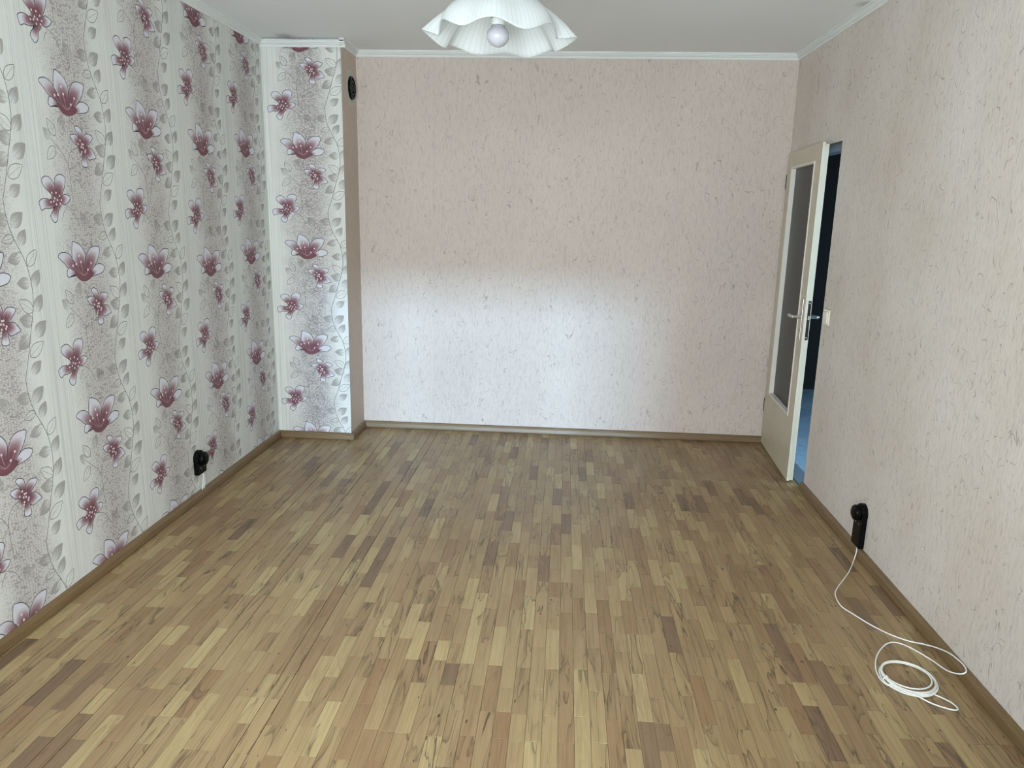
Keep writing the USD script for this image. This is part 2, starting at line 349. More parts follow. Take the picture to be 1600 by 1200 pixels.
# floor: base, then strips 48.5 mm x 245 mm in running bond
fl = thing('floor', kind='structure', label='strip parquet floor of lacquered spalted beech')
obj('subfloor', box(XL - 0.1, XR + 0.03, YF - 0.3, YB + 0.1, -0.08, -0.010), M['joint'], fl)
PW, PL = 0.0484, 0.245
x_first = 0.1280 - PW * math.floor((0.1280 - (XL + 0.001)) / PW + 1)
strips = []
k = 0
x = x_first
col = round((x - 0.1280) / PW)
while x < XR:
    ph = 0.185 if col % 2 == 0 else 0.058
    ph += rng.normal(0, 0.006)
    n0 = math.floor((YF - ph) / PL)
    gap = 0.0003
    if col in (-39, -36, -32, -27, -21, 24):
        gap = 0.0016
    for q in range(n0, 24):
        y0, y1 = max(ph + q * PL, YF), min(ph + (q + 1) * PL, YB)
        xa, xb = max(x, XL), min(x + PW, XR)
        if y1 - y0 < 0.01 or xb - xa < 0.004:
            continue
        if xa < XP and y0 > YP:
            if xb < XP + 0.004:
                continue
            xa = max(xa, XP)
        if xa < XP and y1 > YP:
            y1 = YP
        if rng.random() < 0.09 and y1 - y0 > 0.2:
            strips += [(xa + gap, xb - gap, y0 + 0.0003, (y0 + y1) / 2 - 0.0003), (xa + gap, xb - gap, (y0 + y1) / 2 + 0.0003, y1 - 0.0003)]
        else:
            strips.append((xa + gap, xb - gap, y0 + 0.0003, y1 - 0.0003))
    x += PW
    col += 1

def strip_mesh(s):
    x0, x1, y0, y1 = s
    c = 0.0009
    z = -0.0002 - abs(rng.normal(0, 0.00012))
    tx, ty = rng.normal(0, 0.00008), rng.normal(0, 0.00015)
    v = []
    for (zz, i) in ((-0.0102, 0.0), (z - 0.0006, 0.0), (z, c)):
        for (px, py, sx, sy) in ((x0 + i, y0 + i, -1, -1), (x1 - i, y0 + i, 1, -1), (x1 - i, y1 - i, 1, 1), (x0 + i, y1 - i, -1, 1)):
            v.append((px, py, zz + (sx * tx + sy * ty if zz > -0.01 else 0)))
    f = []
    for l in (0, 4):
        for j in range(4):
            kk = (j + 1) % 4
            f += [[l + j, l + kk, l + 4 + kk], [l + j, l + 4 + kk, l + 4 + j]]
    f += [[8, 9, 10], [8, 10, 11]]
    return np.array(v), np.array(f)

def seed_of():
    t = 0.15 + 0.8 * rng.beta(2.4, 2.2)
    if rng.random() < 0.06:
        t = rng.uniform(0.0, 0.12)
    if rng.random() < 0.10:
        t = rng.uniform(0.88, 1.0)
    return (t, rng.random(), rng.random())

def in_frame(s):
    d = np.array([(s[0] + s[1]) / 2, (s[2] + s[3]) / 2, 0]) - np.array([0, 0, CAM_H])
    q = np.array([d @ rt, d @ up, d @ fwd])
    if q[2] < 0.1:
        return None
    u, v = q[0] / q[2] * F_PX, q[1] / q[2] * F_PX
    return q[2] if abs(u) < 815 and abs(v) < 625 else None
near = sorted((i for i in range(len(strips)) if in_frame(strips[i]) is not None), key=lambda i: in_frame(strips[i]))[:298]
near_set = set(near)
for i in near:
    v, f = strip_mesh(strips[i])
    obj('parquet_strip', (v, f), M['parquet'], fl, prim_vars={'seed': np.tile(seed_of(), (len(v), 1))})
V, Fc, Sd, n = [], [], [], 0
for i in range(len(strips)):
    if i not in near_set:
        v, f = strip_mesh(strips[i])
        V.append(v); Fc.append(f + n); Sd.append(np.tile(seed_of(), (len(v), 1))); n += len(v)
obj('parquet_strips_beyond', (np.vstack(V), np.vstack(Fc)), M['parquet'], fl, prim_vars={'seed': np.vstack(Sd)}, kind='stuff')

struct('ceiling', box(XL - 0.1, XR + 1.6, YF - 0.3, YB + 1.6, H, H + 0.12), M['ceiling'])

# ---- papered walls
wl = thing('wall_left', kind='structure')
obj('plaster', box(XL - 0.14, XL, YF - 0.25, YB + 0.12, -0.05, H), M['plaster'], wl)
wb = thing('wall_back', kind='structure')
obj('plaster', box(XL, XR + 0.02, YB, YB + 0.12, -0.05, H), M['plaster'], wb)
wr = thing('wall_right', kind='structure')
hole = mbox(XR - 0.1, XR + 0.3, DOOR_Y0, DOOR_Y1, -0.2, DOOR_H)
obj('plaster', mbox(XR, XR + 0.10, YF - 0.25, YB + 0.12, -0.05, H) - hole, M['plaster'], wr)
pl = thing('pillar', kind='structure', label='papered chimney breast in the far left corner')
obj('plaster', box(XL, XP, YP, YB, -0.02, H), M['plaster'], pl)

M['floral_y'] = floral_look('floral_paper_left', 'y', 2.604, 1.2)
M['floral_x'] = floral_look('floral_paper_pillar', 'x', XL + 0.0, 1.2)

def paper_piece(parent, axis, c0, c1, z0, z1, at, sign, m):
    """One hung width of paper on the plane x or y = at, its face towards sign."""
    e = 0.0002
    lo, hi = (at, at + T * sign) if sign > 0 else (at + T * sign, at)
    b = box(lo, hi, c0 + e, c1 - e, z0, z1) if axis == 'y' else box(c0 + e, c1 - e, lo, hi, z0, z1)
    return obj('wallpaper_strip', b, m, parent)

W, VR = 0.531, 0.617
left_strips = []
for k in range(-6, 4):
    c0, c1 = 2.604 + k * W, min(2.604 + (k + 1) * W, YP)
    c0 = max(c0, YF)
    left_strips.append((k, paper_piece(wl, 'y', c0, c1, 0, H, XL, 1, M['floral_y'])))
pillar_front = paper_piece(pl, 'x', XL + T, XP + T, 0, H, YP, -1, M['floral_x'])
paper_piece(pl, 'y', YP, YB, 0, H, XP, 1, M['paper_side'])
for c0, c1 in ((XP + T, -0.88), (-0.88, -0.35), (-0.35, 0.18), (0.18, 0.71), (0.71, 1.24), (1.24, XR)):
    paper_piece(wb, 'x', c0, c1, 0, H, YB, -1, M['paper_back'])
yy = DOOR_Y0
while yy > YF:
    paper_piece(wr, 'y', max(yy - 0.53, YF), yy, 0, H, XR, -1, M['paper_right'])
    yy -= 0.53
paper_piece(wr, 'y', DOOR_Y0, 4.627, DOOR_H, H, XR, -1, M['paper_right'])
paper_piece(wr, 'y', 4.627, YB - T, DOOR_H, H, XR, -1, M['paper_right'])
obj('open_seam', join(box(XR - T - 0.0002, XR - T, 4.6255, 4.6285, 2.20, 2.32), box(XR - T - 0.0002, XR - T, 4.626, 4.628, 2.36, 2.462)), M['joint'], wr)
obj('smudge', box(-0.011, 0.010, YB - T - 0.0002, YB - T, 1.165, 1.285), M['stain'], wb)

# ---------------------------------------------------------------- the printed flowers, in metres about the foot of a lily (u to the right, v up)
P = dict(
 L1=[(.007,.019),(-.039,.037),(-.086,.059),(-.105,.076),(-.132,.097),(-.135,.105),(-.126,.114),(-.104,.118),(-.080,.113),(-.061,.099),(-.051,.082),(-.025,.055)],
 L2=[(.005,.029),(-.024,.048),(-.055,.079),(-.057,.103),(-.054,.127),(-.048,.149),(-.041,.156),(-.026,.152),(-.002,.141),(.017,.120),(.024,.099),(.019,.070)],
 L3=[(.016,.033),(.022,.074),(.034,.102),(.051,.122),(.070,.131),(.094,.133),(.118,.129),(.120,.120),(.109,.094),(.091,.070),(.070,.050),(.050,.030)],
 L4=[(.050,.018),(.058,.038),(.070,.050),(.089,.061),(.111,.063),(.135,.055),(.140,.045),(.127,.029),(.104,.022),(.079,.019)],
 L5=[(.006,.028),(-.016,.022),(-.033,.018),(-.047,.029),(-.070,.027),(-.086,.022),(-.097,.033),(-.091,.051),(-.080,.058),(-.048,.044)],
 CUP=[(.026,.050),(-.020,.042),(-.050,.038),(-.044,.026),(-.025,.008),(0,0),(.028,.003),(.058,.017),(.066,.028),(.055,.038)],
 A1=[(.075,-.100),(.057,-.066),(.041,-.041),(.042,-.033),(.057,-.030),(.076,-.040),(.082,-.056),(.083,-.075)],
 A2=[(.077,-.103),(.081,-.075),(.094,-.061),(.106,-.054),(.124,-.054),(.144,-.062),(.138,-.075),(.121,-.088),(.102,-.102)],
 A3=[(.077,-.107),(.104,-.104),(.126,-.106),(.139,-.115),(.156,-.139),(.145,-.144),(.111,-.151),(.098,-.143),(.084,-.126)],
 A4=[(.078,-.107),(.070,-.139),(.062,-.164),(.064,-.175),(.081,-.181),(.097,-.176),(.096,-.160),(.093,-.135)],
 A5=[(.074,-.106),(.041,-.101),(.022,-.090),(.008,-.071),(.017,-.064),(.037,-.062),(.053,-.070),(.068,-.088)],
 B1=[(-.110,-.306),(-.147,-.280),(-.173,-.259),(-.179,-.237),(-.157,-.225),(-.133,-.231),(-.107,-.262),(-.103,-.294)],
 B2=[(-.109,-.308),(-.111,-.264),(-.107,-.231),(-.089,-.217),(-.063,-.217),(-.049,-.229),(-.057,-.258),(-.074,-.286),(-.090,-.304)],
 B3=[(-.107,-.309),(-.076,-.293),(-.059,-.286),(-.032,-.295),(-.037,-.308),(-.058,-.322),(-.080,-.322)],
 B4=[(-.109,-.310),(-.123,-.335),(-.144,-.354),(-.152,-.371),(-.134,-.389),(-.117,-.380),(-.106,-.349),(-.092,-.325)],
 B5=[(-.110,-.309),(-.151,-.306),(-.181,-.304),(-.204,-.314),(-.205,-.327),(-.196,-.346),(-.177,-.339),(-.141,-.338),(-.118,-.325)])
DOTS = dict(
 lily=[(-.057,.065),(-.037,.070),(-.007,.076),(.055,.069),(.031,.044),(-.015,.101)],
 A=[(.065,-.082),(.050,-.096),(.074,-.095),(.082,-.095),(.068,-.106),(.080,-.108),(.093,-.116),(.069,-.124),(.089,-.123),(.065,-.133)],
 B=[(-.150,-.303),(-.132,-.283),(-.109,-.282),(-.091,-.293),(-.083,-.308),(-.119,-.302),(-.105,-.308),(-.091,-.321),(-.126,-.313),(-.113,-.324),(-.142,-.316)])
STEM = [(.150,.308),(.157,.233),(.177,.175),(.206,.122),(.228,.068),(.238,-.006),(.230,-.073),(.205,-.152),(.176,-.243),(.152,-.309)]
# leaves: foot and tip
FILLED = [((.243,.005),(.283,.062)),((.240,-.085),(.283,-.026)),((.225,-.172),(.290,-.122)),((.185,-.300),(.240,-.262)),((.172,.215),(.235,.262)),((.200,.150),(.238,.205)),
          ((.200,.112),(.135,.098)),((.232,.018),(.165,.022)),((.228,-.120),(.155,-.100)),((.200,-.165),(.135,-.205)),((.165,.232),(.095,.245))]
FAINT = [((.06,.205),(.02,.265)),((-.05,-.055),(-.025,.002)),((-.10,-.095),(-.142,-.055))]
OPEN = [((.228,.078),(.280,.132)),((.187,-.238),(.262,-.195)),((.230,-.082),(.165,-.035)),((-.078,-.078),(-.115,-.022)),((-.085,-.118),(-.135,-.165)),((.178,.178),(.120,.165))]
TWIGS = [[(.06,-.108),(.005,-.125),(-.017,-.170),(-.018,-.22),(-.012,-.308)],[(-.017,-.185),(-.040,-.145),(-.075,-.115),(-.10,-.092)],[(-.085,-.32),(-.04,-.335),(-.012,-.36),(.01,-.40)],
         [(-.06,-.338),(-.075,-.352),(-.085,-.375)],[(.206,.122),(.19,.128),(.17,.112)]]
PLUM, MID, WHITE, INKLINE = np.array(lin(124, 82, 91)), np.array(lin(164, 134, 142)), np.array(lin(216, 217, 224)), np.array(lin(88, 84, 88))
LEAF, TWIG, DOT = np.array(lin(180, 176, 173)), np.array(lin(128, 126, 124)), np.array(lin(226, 210, 212))

class Print:
    """Collects ink as triangles (u, v, layer) with colour and cover."""
    def __init__(self): self.v, self.c, self.a, self.f, self.n = [], [], [], [], 0
    def add(self, v, layer, col, cov, f):
        v = np.asarray(v, float)
        self.v.append(np.column_stack([v, np.full(len(v), layer)])); self.c.append(np.broadcast_to(col, (len(v), 3))); self.a.append(np.broadcast_to(cov, (len(v),)))
        self.f.append(np.asarray(f) + self.n); self.n += len(v)
    def fan(self, outline, foot, ramp, layer, rings=(0.0, .2, .34, .46, .58, .7, .82, 1.0), n=40, close=True):
        o = spline(outline, n, True); foot = np.asarray(foot, float)
        v = np.vstack([foot + t * (o - foot) for t in rings])
        reach = np.linalg.norm(o - foot, axis=1); reach = reach / reach.max()
        cols = [ramp(np.clip(t * (0.45 + 0.55 * reach), 0, 1)) for t in rings]
        f = [[a, b, c] for i in range(len(rings) - 1) for j in range(n) for a, b, c in (((i * n + j), (i + 1) * n + j, (i + 1) * n + (j + 1) % n), ((i * n + j), (i + 1) * n + (j + 1) % n, i * n + (j + 1) % n))]
        self.add(v, layer, np.vstack([c[0] for c in cols]), np.concatenate([c[1] for c in cols]), f)
        return o
    def ribbon(self, pts, w, layer, col, cov=0.9, closed=False):
        p = np.asarray(pts, float)
        if closed: p = np.vstack([p, p[0]])
        t = np.gradient(p, axis=0)
        if closed: t[0] = t[-1] = p[1] - p[-2]
        t /= np.linalg.norm(t, axis=1, keepdims=True) + 1e-12
        q = np.column_stack([-t[:, 1], t[:, 0]]) * (np.asarray(w)[..., None] if np.ndim(w) else w)
        n = len(p)
        self.add(np.vstack([p + q, p - q]), layer, col, cov, [x for i in range(n - 1) for x in ([i, i + 1, n + i + 1], [i, n + i + 1, n + i])])
    def disc(self, c, r, layer, col):
        a = np.arange(10) * 2 * math.pi / 10
        self.add(np.vstack([c, np.column_stack([c[0] + r * np.cos(a), c[1] + r * np.sin(a)])]), layer, col, 1.0, [[0, j + 1, (j + 1) % 10 + 1] for j in range(10)])
    def arrays(self): return np.vstack(self.v), np.vstack(self.c), np.concatenate(self.a), np.vstack(self.f)

def smooth_mix(t, stops):
    xs = [s[0] for s in stops]
    return np.stack([np.interp(t, xs, [s[1][k] for s in stops]) for k in range(3)], -1)
def petal_ramp(lo, hi):
    return lambda t: (smooth_mix(t, [(0, PLUM * 0.9), (lo, PLUM), ((lo + hi) / 2, MID), (hi, WHITE), (1, WHITE)]), np.ones_like(t))
cup_ramp = lambda t: (smooth_mix(t, [(0, PLUM), (1, PLUM * 0.85)]), np.ones_like(t))
def leaf_outline(foot, tip, fat, n=9):
    f, t = np.array(foot, float), np.array(tip, float)
    d = t - f; q = np.array([-d[1], d[0]])
    s = np.linspace(0, 1, n)
    w = fat * np.sin(math.pi * s ** 0.8) ** 0.9
    return np.vstack([f + s[:, None] * d + w[:, None] * q, (f + s[:, None] * d - w[:, None] * q)[-2:0:-1]])

def lily_print():
    p = Print()
    for i, (name, foot, lo, hi) in enumerate((('L2', (.004, .035), .30, .74), ('L1', (.000, .025), .42, .84), ('L3', (.020, .040), .34, .78), ('L4', (.048, .022), .10, .42), ('L5', (.0, .028), .35, .8))):
        o = p.fan(P[name], foot, petal_ramp(lo, hi), 1 + 0.15 * i)
        p.ribbon(o, 0.0016, 1.08 + 0.15 * i, INKLINE, 1.0, True)
    p.fan(P['CUP'], (.0, .025), cup_ramp, 2.0, (0, .5, 1))
    for d in DOTS['lily']:
        p.ribbon(spline([(.004, .022), ((d[0] + .004) * .62, d[1] * .6 + .002), d], 8), 0.0009, 2.2, np.array(lin(196, 160, 168)), 0.8)
        p.disc(d, 0.0052, 2.4, DOT)
    return p.arrays()
def blossom_print(key, centre):
    p = Print()
    for i in range(1, 6):
        o = p.fan(P[f'{key}{i}'], centre, petal_ramp(.40, .80), 1 + 0.15 * i)
        p.ribbon(o, 0.0015, 1.08 + 0.15 * i, INKLINE, 1.0, True)
    a = np.linspace(0, 2 * math.pi, 12, endpoint=False)
    p.fan(np.column_stack([centre[0] + .034 * np.cos(a), centre[1] + .040 * np.sin(a)]), centre, lambda t: (np.broadcast_to(PLUM, (len(t), 3)), np.clip(1.9 - 2.0 * t, 0, 1)), 0.9, (0, .25, .5, .75, 1), 16)
    for d in DOTS[key]:
        p.ribbon([centre, d], 0.0007, 2.2, np.array(lin(190, 150, 160)), 0.7)
        p.disc(d, 0.0042, 2.4, DOT)
    return p.arrays()
def vine_print():
    p = Print()
    p.ribbon(spline(STEM, 40), 0.0014, 0.5, TWIG, 0.9)
    for t in TWIGS:
        p.ribbon(spline(t, 14), 0.0011, 0.5, TWIG, 0.8)
    for strength, leaves in ((0.85, FILLED), (0.5, FAINT)):
        for f, t in leaves:
            p.fan(leaf_outline(f, t, .33), f, lambda q, s=strength: (np.broadcast_to(LEAF, (len(q), 3)), s * np.clip((q - 0.2) * 1.3, 0, 1)), 0.3, (0, .3, .6, .8, 1.0), 22)
            p.ribbon([np.array(f), np.array(f) + 0.8 * (np.array(t) - np.array(f))], 0.0005, 0.4, TWIG, 0.6)
    for f, t in OPEN:
        p.ribbon(spline(leaf_outline(f, t, .27), 26, True), 0.0012, 0.4, TWIG, 0.85, True)
        f_, t_ = np.array(f), np.array(t)
        p.ribbon([f_, f_ + .85 * (t_ - f_)], 0.0006, 0.4, TWIG, 0.7)
    return p.arrays()

def clip(v, c, a, f, axis, limit, keep_less):
    """Cuts the triangles at v[axis] = limit, carrying colour and cover along."""
    s = (limit - v[:, axis]) if keep_less else (v[:, axis] - limit)
    inside = s >= 0
    cnt = inside[f].sum(1)
    if (cnt == 3).all():
        return v, c, a, f
    V, C, A, F = list(v), list(c), list(a), list(f[cnt == 3])
    for t in f[(cnt > 0) & (cnt < 3)]:
        poly = []
        for i in range(3):
            p, q = t[i], t[(i + 1) % 3]
            if inside[p]: poly.append(p)
            if inside[p] != inside[q]:
                w = s[p] / (s[p] - s[q])
                V.append(v[p] + w * (v[q] - v[p])); C.append(c[p] + w * (c[q] - c[p])); A.append(a[p] + w * (a[q] - a[p]))
                poly.append(len(V) - 1)
        F += [[poly[0], poly[i], poly[i + 1]] for i in range(1, len(poly) - 1)]
    if not F:
        return None
    V, C, A, F = np.array(V), np.array(C), np.array(A), np.array(F)
    use = np.unique(F); m = np.full(len(V), -1); m[use] = np.arange(len(use))
    return V[use], C[use], A[use], m[F]

LILY, BLOSSOM_A, BLOSSOM_B, VINE = lily_print(), blossom_print('A', (.076, -.106)), blossom_print('B', (-.110, -.309)), vine_print()
def hang(parent, to_world, u0, v0, bounds):
    """Prints one pattern repeat with its lily foot at (u0, v0), cut to bounds (u from, u to, v from, v to)."""
    for name, art in (('lily_print', LILY), ('blossom_print', BLOSSOM_A), ('blossom_print', BLOSSOM_B), ('vine_print', VINE)):
        v, c, a, f = art
        v = v + np.array([u0, v0, 0])
        r = (v, c, a, f)
        for axis, lim, less in ((0, bounds[0], False), (0, bounds[1], True), (1, bounds[2], False), (1, bounds[3], True)):
            r = clip(*r, axis, lim, less) if r is not None and len(r[3]) else None
            if r is None: break
        if r is None: continue
        v, c, a, f = r
        obj(name, (to_world(v), f), M['print'], parent, prim_vars={'ink': c, 'cover': a}, kind='stuff' if name == 'vine_print' else None)
LAY = 0.00016
on_left = lambda v: np.column_stack([XL + T + v[:, 2] * LAY, v[:, 0], v[:, 1]])
on_pillar = lambda v: np.column_stack([v[:, 0], YP - T - v[:, 2] * LAY, v[:, 1]])
ZB = {-3: 1.22, -2: 1.215, -1: 1.210, 0: 1.208, 1: 1.176, 2: 1.143, 3: 1.174}
for k, prim in left_strips:
    if k >= -2:
        u0 = 2.824 + W * k
        for j in range(-2, 4):
            hang(prim, on_left, u0, ZB[k] + VR * j, (YF, YP - 0.001, 0.03, H - 0.02))
for j in range(-2, 4):
    hang(pillar_front, on_pillar, -1.647, 1.191 + VR * j, (XL + 0.002, XP, 0.03, H - 0.02))

# ---- chimney breast side of the room: front wall with window and balcony door (behind the camera)
wf = mbox(XL - 0.14, XR + 0.10, YF - 0.25, YF, -0.05, H) - mbox(-1.35, 0.40, YF - 0.4, YF + 0.1, 0.45, 2.22)
struct('wall_front', wf, M['front_wall'])
def glazed(name, x0, x1, z0, z1, splits):
    w = thing(name, kind='structure')
    y0, y1 = YF - 0.19, YF - 0.13
    fr = mbox(x0, x1, y0, y1, z0, z1)
    xs = [x0, *splits, x1]
    for a, b in zip(xs[:-1], xs[1:]):
        fr -= mbox(a + 0.035, b - 0.035, y0 - 0.1, y1 + 0.1, z0 + 0.06, z1 - 0.06)
    obj('window_frame', fr, M['window_frame'], w)
    for a, b in zip(xs[:-1], xs[1:]):
        obj('pane', box(a + 0.03, b - 0.03, y0 + 0.025, y0 + 0.031, z0 + 0.055, z1 - 0.055), M['pane'], w)
glazed('window_1', -1.35, 0.40, 0.45, 2.22, [-0.475])

# ---------------------------------------------------------------- trims
CORN = [(0, 0), (0.030, 0), (0.030, -0.006), (0.026, -0.008), (0.026, -0.014), (0.021, -0.017), (0.018, -0.022), (0.010, -0.026), (0.010, -0.031), (0.006, -0.038), (0, -0.038)]
for i, (s, e, ax, z) in enumerate((((XL, YF, H), (XL, YP, H), (1, 0, 0), 0), ((XL, YP, H - 0.010), (XP + 0.030, YP, H - 0.010), (0, -1, 0), 0), ((XP, YP - 0.030, H), (XP, YB, H), (1, 0, 0), 0),
                                 ((XP, YB, H), (XR, YB, H), (0, -1, 0), 0), ((XR, YF, H), (XR, YB, H), (-1, 0, 0), 0))):
    struct(f'trim_{i + 1}', prism(CORN, s, e, ax), M['cornice'])
BASE = [(0, 0), (0.016, 0), (0.016, 0.0028), (0.023, 0.0036), (0.023, 0.010), (0.019, 0.030), (0.013, 0.042), (0.006, 0.046), (0, 0.046)]
def baseboard(name, s, e, ax, m):
    me = prism(BASE, s, e, ax)
    struct_p = obj(name, me, M[m], None, prim_vars={'seed': np.tile((0.4 + 0.1 * rng.random(), 0.4, rng.random()), (len(me.vertices), 1))})
    tag(struct_p, kind='structure')
baseboard('baseboard_left', (XL, YF, 0), (XL, YP, 0), (1, 0, 0), 'base_y')
baseboard('baseboard_pillar', (XL, YP, 0), (XP + 0.02, YP, 0), (0, -1, 0), 'base_x')
baseboard('baseboard_pillar_side', (XP, YP - 0.02, 0), (XP, YB, 0), (1, 0, 0), 'base_y')
baseboard('baseboard_back', (XP, YB, 0), (-0.02, YB, 0), (0, -1, 0), 'base_x')
baseboard('baseboard_back', (-0.018, YB, 0), (XR, YB, 0), (0, -1, 0), 'base_x')
baseboard('baseboard_right', (XR, YF, 0), (XR, DOOR_Y0 + 0.01, 0), (-1, 0, 0), 'base_y')

# ---------------------------------------------------------------- hallway seen through the gap of the door
HX0, HX1, HY0, HY1 = XR + 0.10, 2.80, 3.1, 6.8
hf = thing('floor_hallway', kind='structure')
obj('screed', box(XR - 0.0, HX1, HY0, HY1, -0.08, -0.008), M['grout'], hf)
tl = 0.20
cos45 = math.sqrt(0.5)
cells = []
for i in range(-40, 40):
    for j in range(-40, 40):
        cx, cy = 1.55 + (i - j) * tl * cos45, 4.70 + (i + j) * tl * cos45
        hh = tl * cos45 - 0.0045
        pts = [(cx - hh, cy), (cx, cy - hh), (cx + hh, cy), (cx, cy + hh)]
        if max(p[0] for p in pts) < XR + 0.06 or min(p[0] for p in pts) > HX1 - 0.02 or max(p[1] for p in pts) < HY0 + 0.02 or min(p[1] for p in pts) > HY1 - 0.02:
            continue
        s = m3.Manifold.batch_hull([m3.Manifold.cube((0.0006, 0.0006, 0.0006), True).translate((px, py, -0.006)) for px, py in pts] + [m3.Manifold.cube((0.0006, 0.0006, 0.0006), True).translate((cx + (px - cx) * .996, cy + (py - cy) * .996, -0.0006)) for px, py in pts])
        s = s ^ mbox(XR + 0.046, HX1, HY0, HY1, -0.1, 0.1)
        if s.is_empty():
            continue
        me = tri(s)
        obj('floor_tile', me, M['tile'], hf, prim_vars={'seed': np.tile((rng.random(), 0, 0), (len(me.vertices), 1))})
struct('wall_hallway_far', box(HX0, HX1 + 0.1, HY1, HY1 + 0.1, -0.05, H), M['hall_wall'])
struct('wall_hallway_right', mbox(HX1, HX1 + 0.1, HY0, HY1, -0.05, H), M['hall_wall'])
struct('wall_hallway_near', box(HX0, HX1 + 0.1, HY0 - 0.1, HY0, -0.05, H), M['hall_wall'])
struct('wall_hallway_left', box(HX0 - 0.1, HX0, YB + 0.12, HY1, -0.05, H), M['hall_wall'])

# ---------------------------------------------------------------- the door
TH = math.radians(3.4)
HX, HY, DW, DH = 1.388, 5.028, 0.785, 1.900
ddir, dn = np.array([-math.sin(TH), -math.cos(TH), 0]), np.array([-math.cos(TH), math.sin(TH), 0])     # along the leaf from the hinge; towards the room
DM = np.eye(4); DM[:3, 0], DM[:3, 1], DM[:3, 2], DM[:3, 3] = ddir, dn, (0, 0, 1), (HX, HY, 0.010)
def door_part(m):
    m = tri(m) if hasattr(m, 'to_mesh') else m.copy()
    m.apply_transform(DM)
    if np.linalg.det(DM[:3, :3]) < 0: m.invert()
    return m
door = thing('door_1', kind='structure', label='cream painted interior door with a tall dark glass pane, standing slightly ajar')
front = rbox(0, DW, -0.016, 0, 0, DH, 0.002, 6)
rear = mbox(0.012, DW - 0.011, -0.038, -0.015, 0.004, DH - 0.010)
G0, G1, GZ0, GZ1 = 0.125, 0.655, 0.375, 1.800
cut = mbox(G0, G1, -0.1, 0.1, GZ0, GZ1)
leaf = obj('leaf', door_part((front - cut)), M['door_paint'], door)
obj('leaf_rebate', door_part(rear - cut), M['edge_paint'], door)
ew = 0.0012
obj('edge_strip', door_part(rbox(DW - 0.001, DW + ew, -0.0155, -0.0005, 0.002, DH - 0.002, 0.0006, 6)), M['edge_paint'], door)
for b in (mbox(G0 - 0.010, G0 + 0.002, -0.024, 0.004, GZ0 - 0.010, GZ1 + 0.010), mbox(G1 - 0.002, G1 + 0.010, -0.024, 0.004, GZ0 - 0.010, GZ1 + 0.010),
          mbox(G0, G1, -0.024, 0.004, GZ0 - 0.010, GZ0 + 0.002), mbox(G0, G1, -0.024, 0.004, GZ1 - 0.002, GZ1 + 0.010)):
    obj('glazing_bead', door_part(b), M['bead'], door)
obj('glass_pane', door_part(mbox(G0 - 0.004, G1 + 0.004, -0.030, -0.025, GZ0 - 0.004, GZ1 + 0.004)), M['door_glass'], door)
HZ = 0.960
for side, (t0, t1, hz) in enumerate(((0.0, 0.006, 1), (-0.044, -0.038, -1))):
    s = DW - 0.052
    hp = obj('handle_plate', door_part(rbox(s - 0.018, s + 0.018, t0, t1, HZ - 0.135, HZ + 0.105, 0.002, 8)), M['chrome'], door, smooth=30)
    yb = t1 if hz > 0 else t0
    stem = m3.Manifold.cylinder(0.045, 0.009, 0.008, 16).rotate((-90 * hz, 0, 0)).translate((s, yb, HZ))
    arm = m3.Manifold.batch_hull([m3.Manifold.sphere(0.0095, 12).translate((s + 0.004, yb + 0.043 * hz, HZ)), m3.Manifold.sphere(0.008, 12).translate((s - 0.105, yb + 0.040 * hz, HZ - 0.004))])
    obj('lever', door_part(stem + arm), M['chrome'], hp, smooth=40)
    if side == 0:
        for z in (HZ + 0.092, HZ - 0.122):
            obj('screw', door_part(m3.Manifold.sphere(0.004, 10).scale((1, 0.5, 1)).translate((s, t1, z))), M['black_metal'], hp)
        obj('keyhole', door_part(m3.Manifold.cylinder(0.0012, 0.005, 0.005, 12).rotate((-90, 0, 0)).translate((s, t1, HZ - 0.075))), M['black_metal'], hp)
lp = obj('lock_plate', door_part(rbox(DW - 0.012, DW - 0.0085, -0.034, -0.018, HZ - 0.125, HZ + 0.095, 0.0015, 8)), M['black_metal'], door)
for z in (HZ + 0.082, HZ - 0.112):
    obj('screw', door_part(m3.Manifold.sphere(0.0045, 10).scale((0.4, 1, 1)).translate((DW - 0.0083, -0.026, z))), M['chrome'], lp)
obj('latch', door_part(mbox(DW - 0.010, DW + 0.001, -0.031, -0.021, HZ - 0.010, HZ + 0.012)), M['chrome'], lp)
for z in (0.22, 1.68):
    obj('hinge', door_part(m3.Manifold.cylinder(0.09, 0.007, 0.007, 14).translate((-0.006, -0.004, z))), M['black_metal'], door)
fr = (mbox(XR + 0.018, XR + 0.098, DOOR_Y0, DOOR_Y0 + 0.045, 0, DOOR_H) + mbox(XR + 0.045, XR + 0.098, DOOR_Y1 - 0.045, DOOR_Y1, 0, DOOR_H)
      + mbox(XR + 0.030, XR + 0.098, DOOR_Y0, DOOR_Y1, DOOR_H - 0.040, DOOR_H) + mbox(XR + 0.005, XR + 0.098, DOOR_Y0, DOOR_Y1, -0.006, 0.005))
obj('door_frame', fr, M['metal_frame'], door)

# ---------------------------------------------------------------- ceiling lamp: ruffled glass shade on a cord
LX, LY, LZ = -0.233, 2.50, 2.045
lamp = thing('pendant_lamp', 'white ruffled handkerchief glass pendant lamp with a bare bulb, hanging unlit from the ceiling', 'lamp', (LX, LY, LZ))
NS, NA = 26, 288
prof = spline([(0.024, 0.137), (0.062, 0.127), (0.112, 0.103), (0.152, 0.078), (0.193, 0.043), (0.225, 0.003)], NS)
ph = np.linspace(0, 2 * math.pi, NA + 1) - math.pi / 2
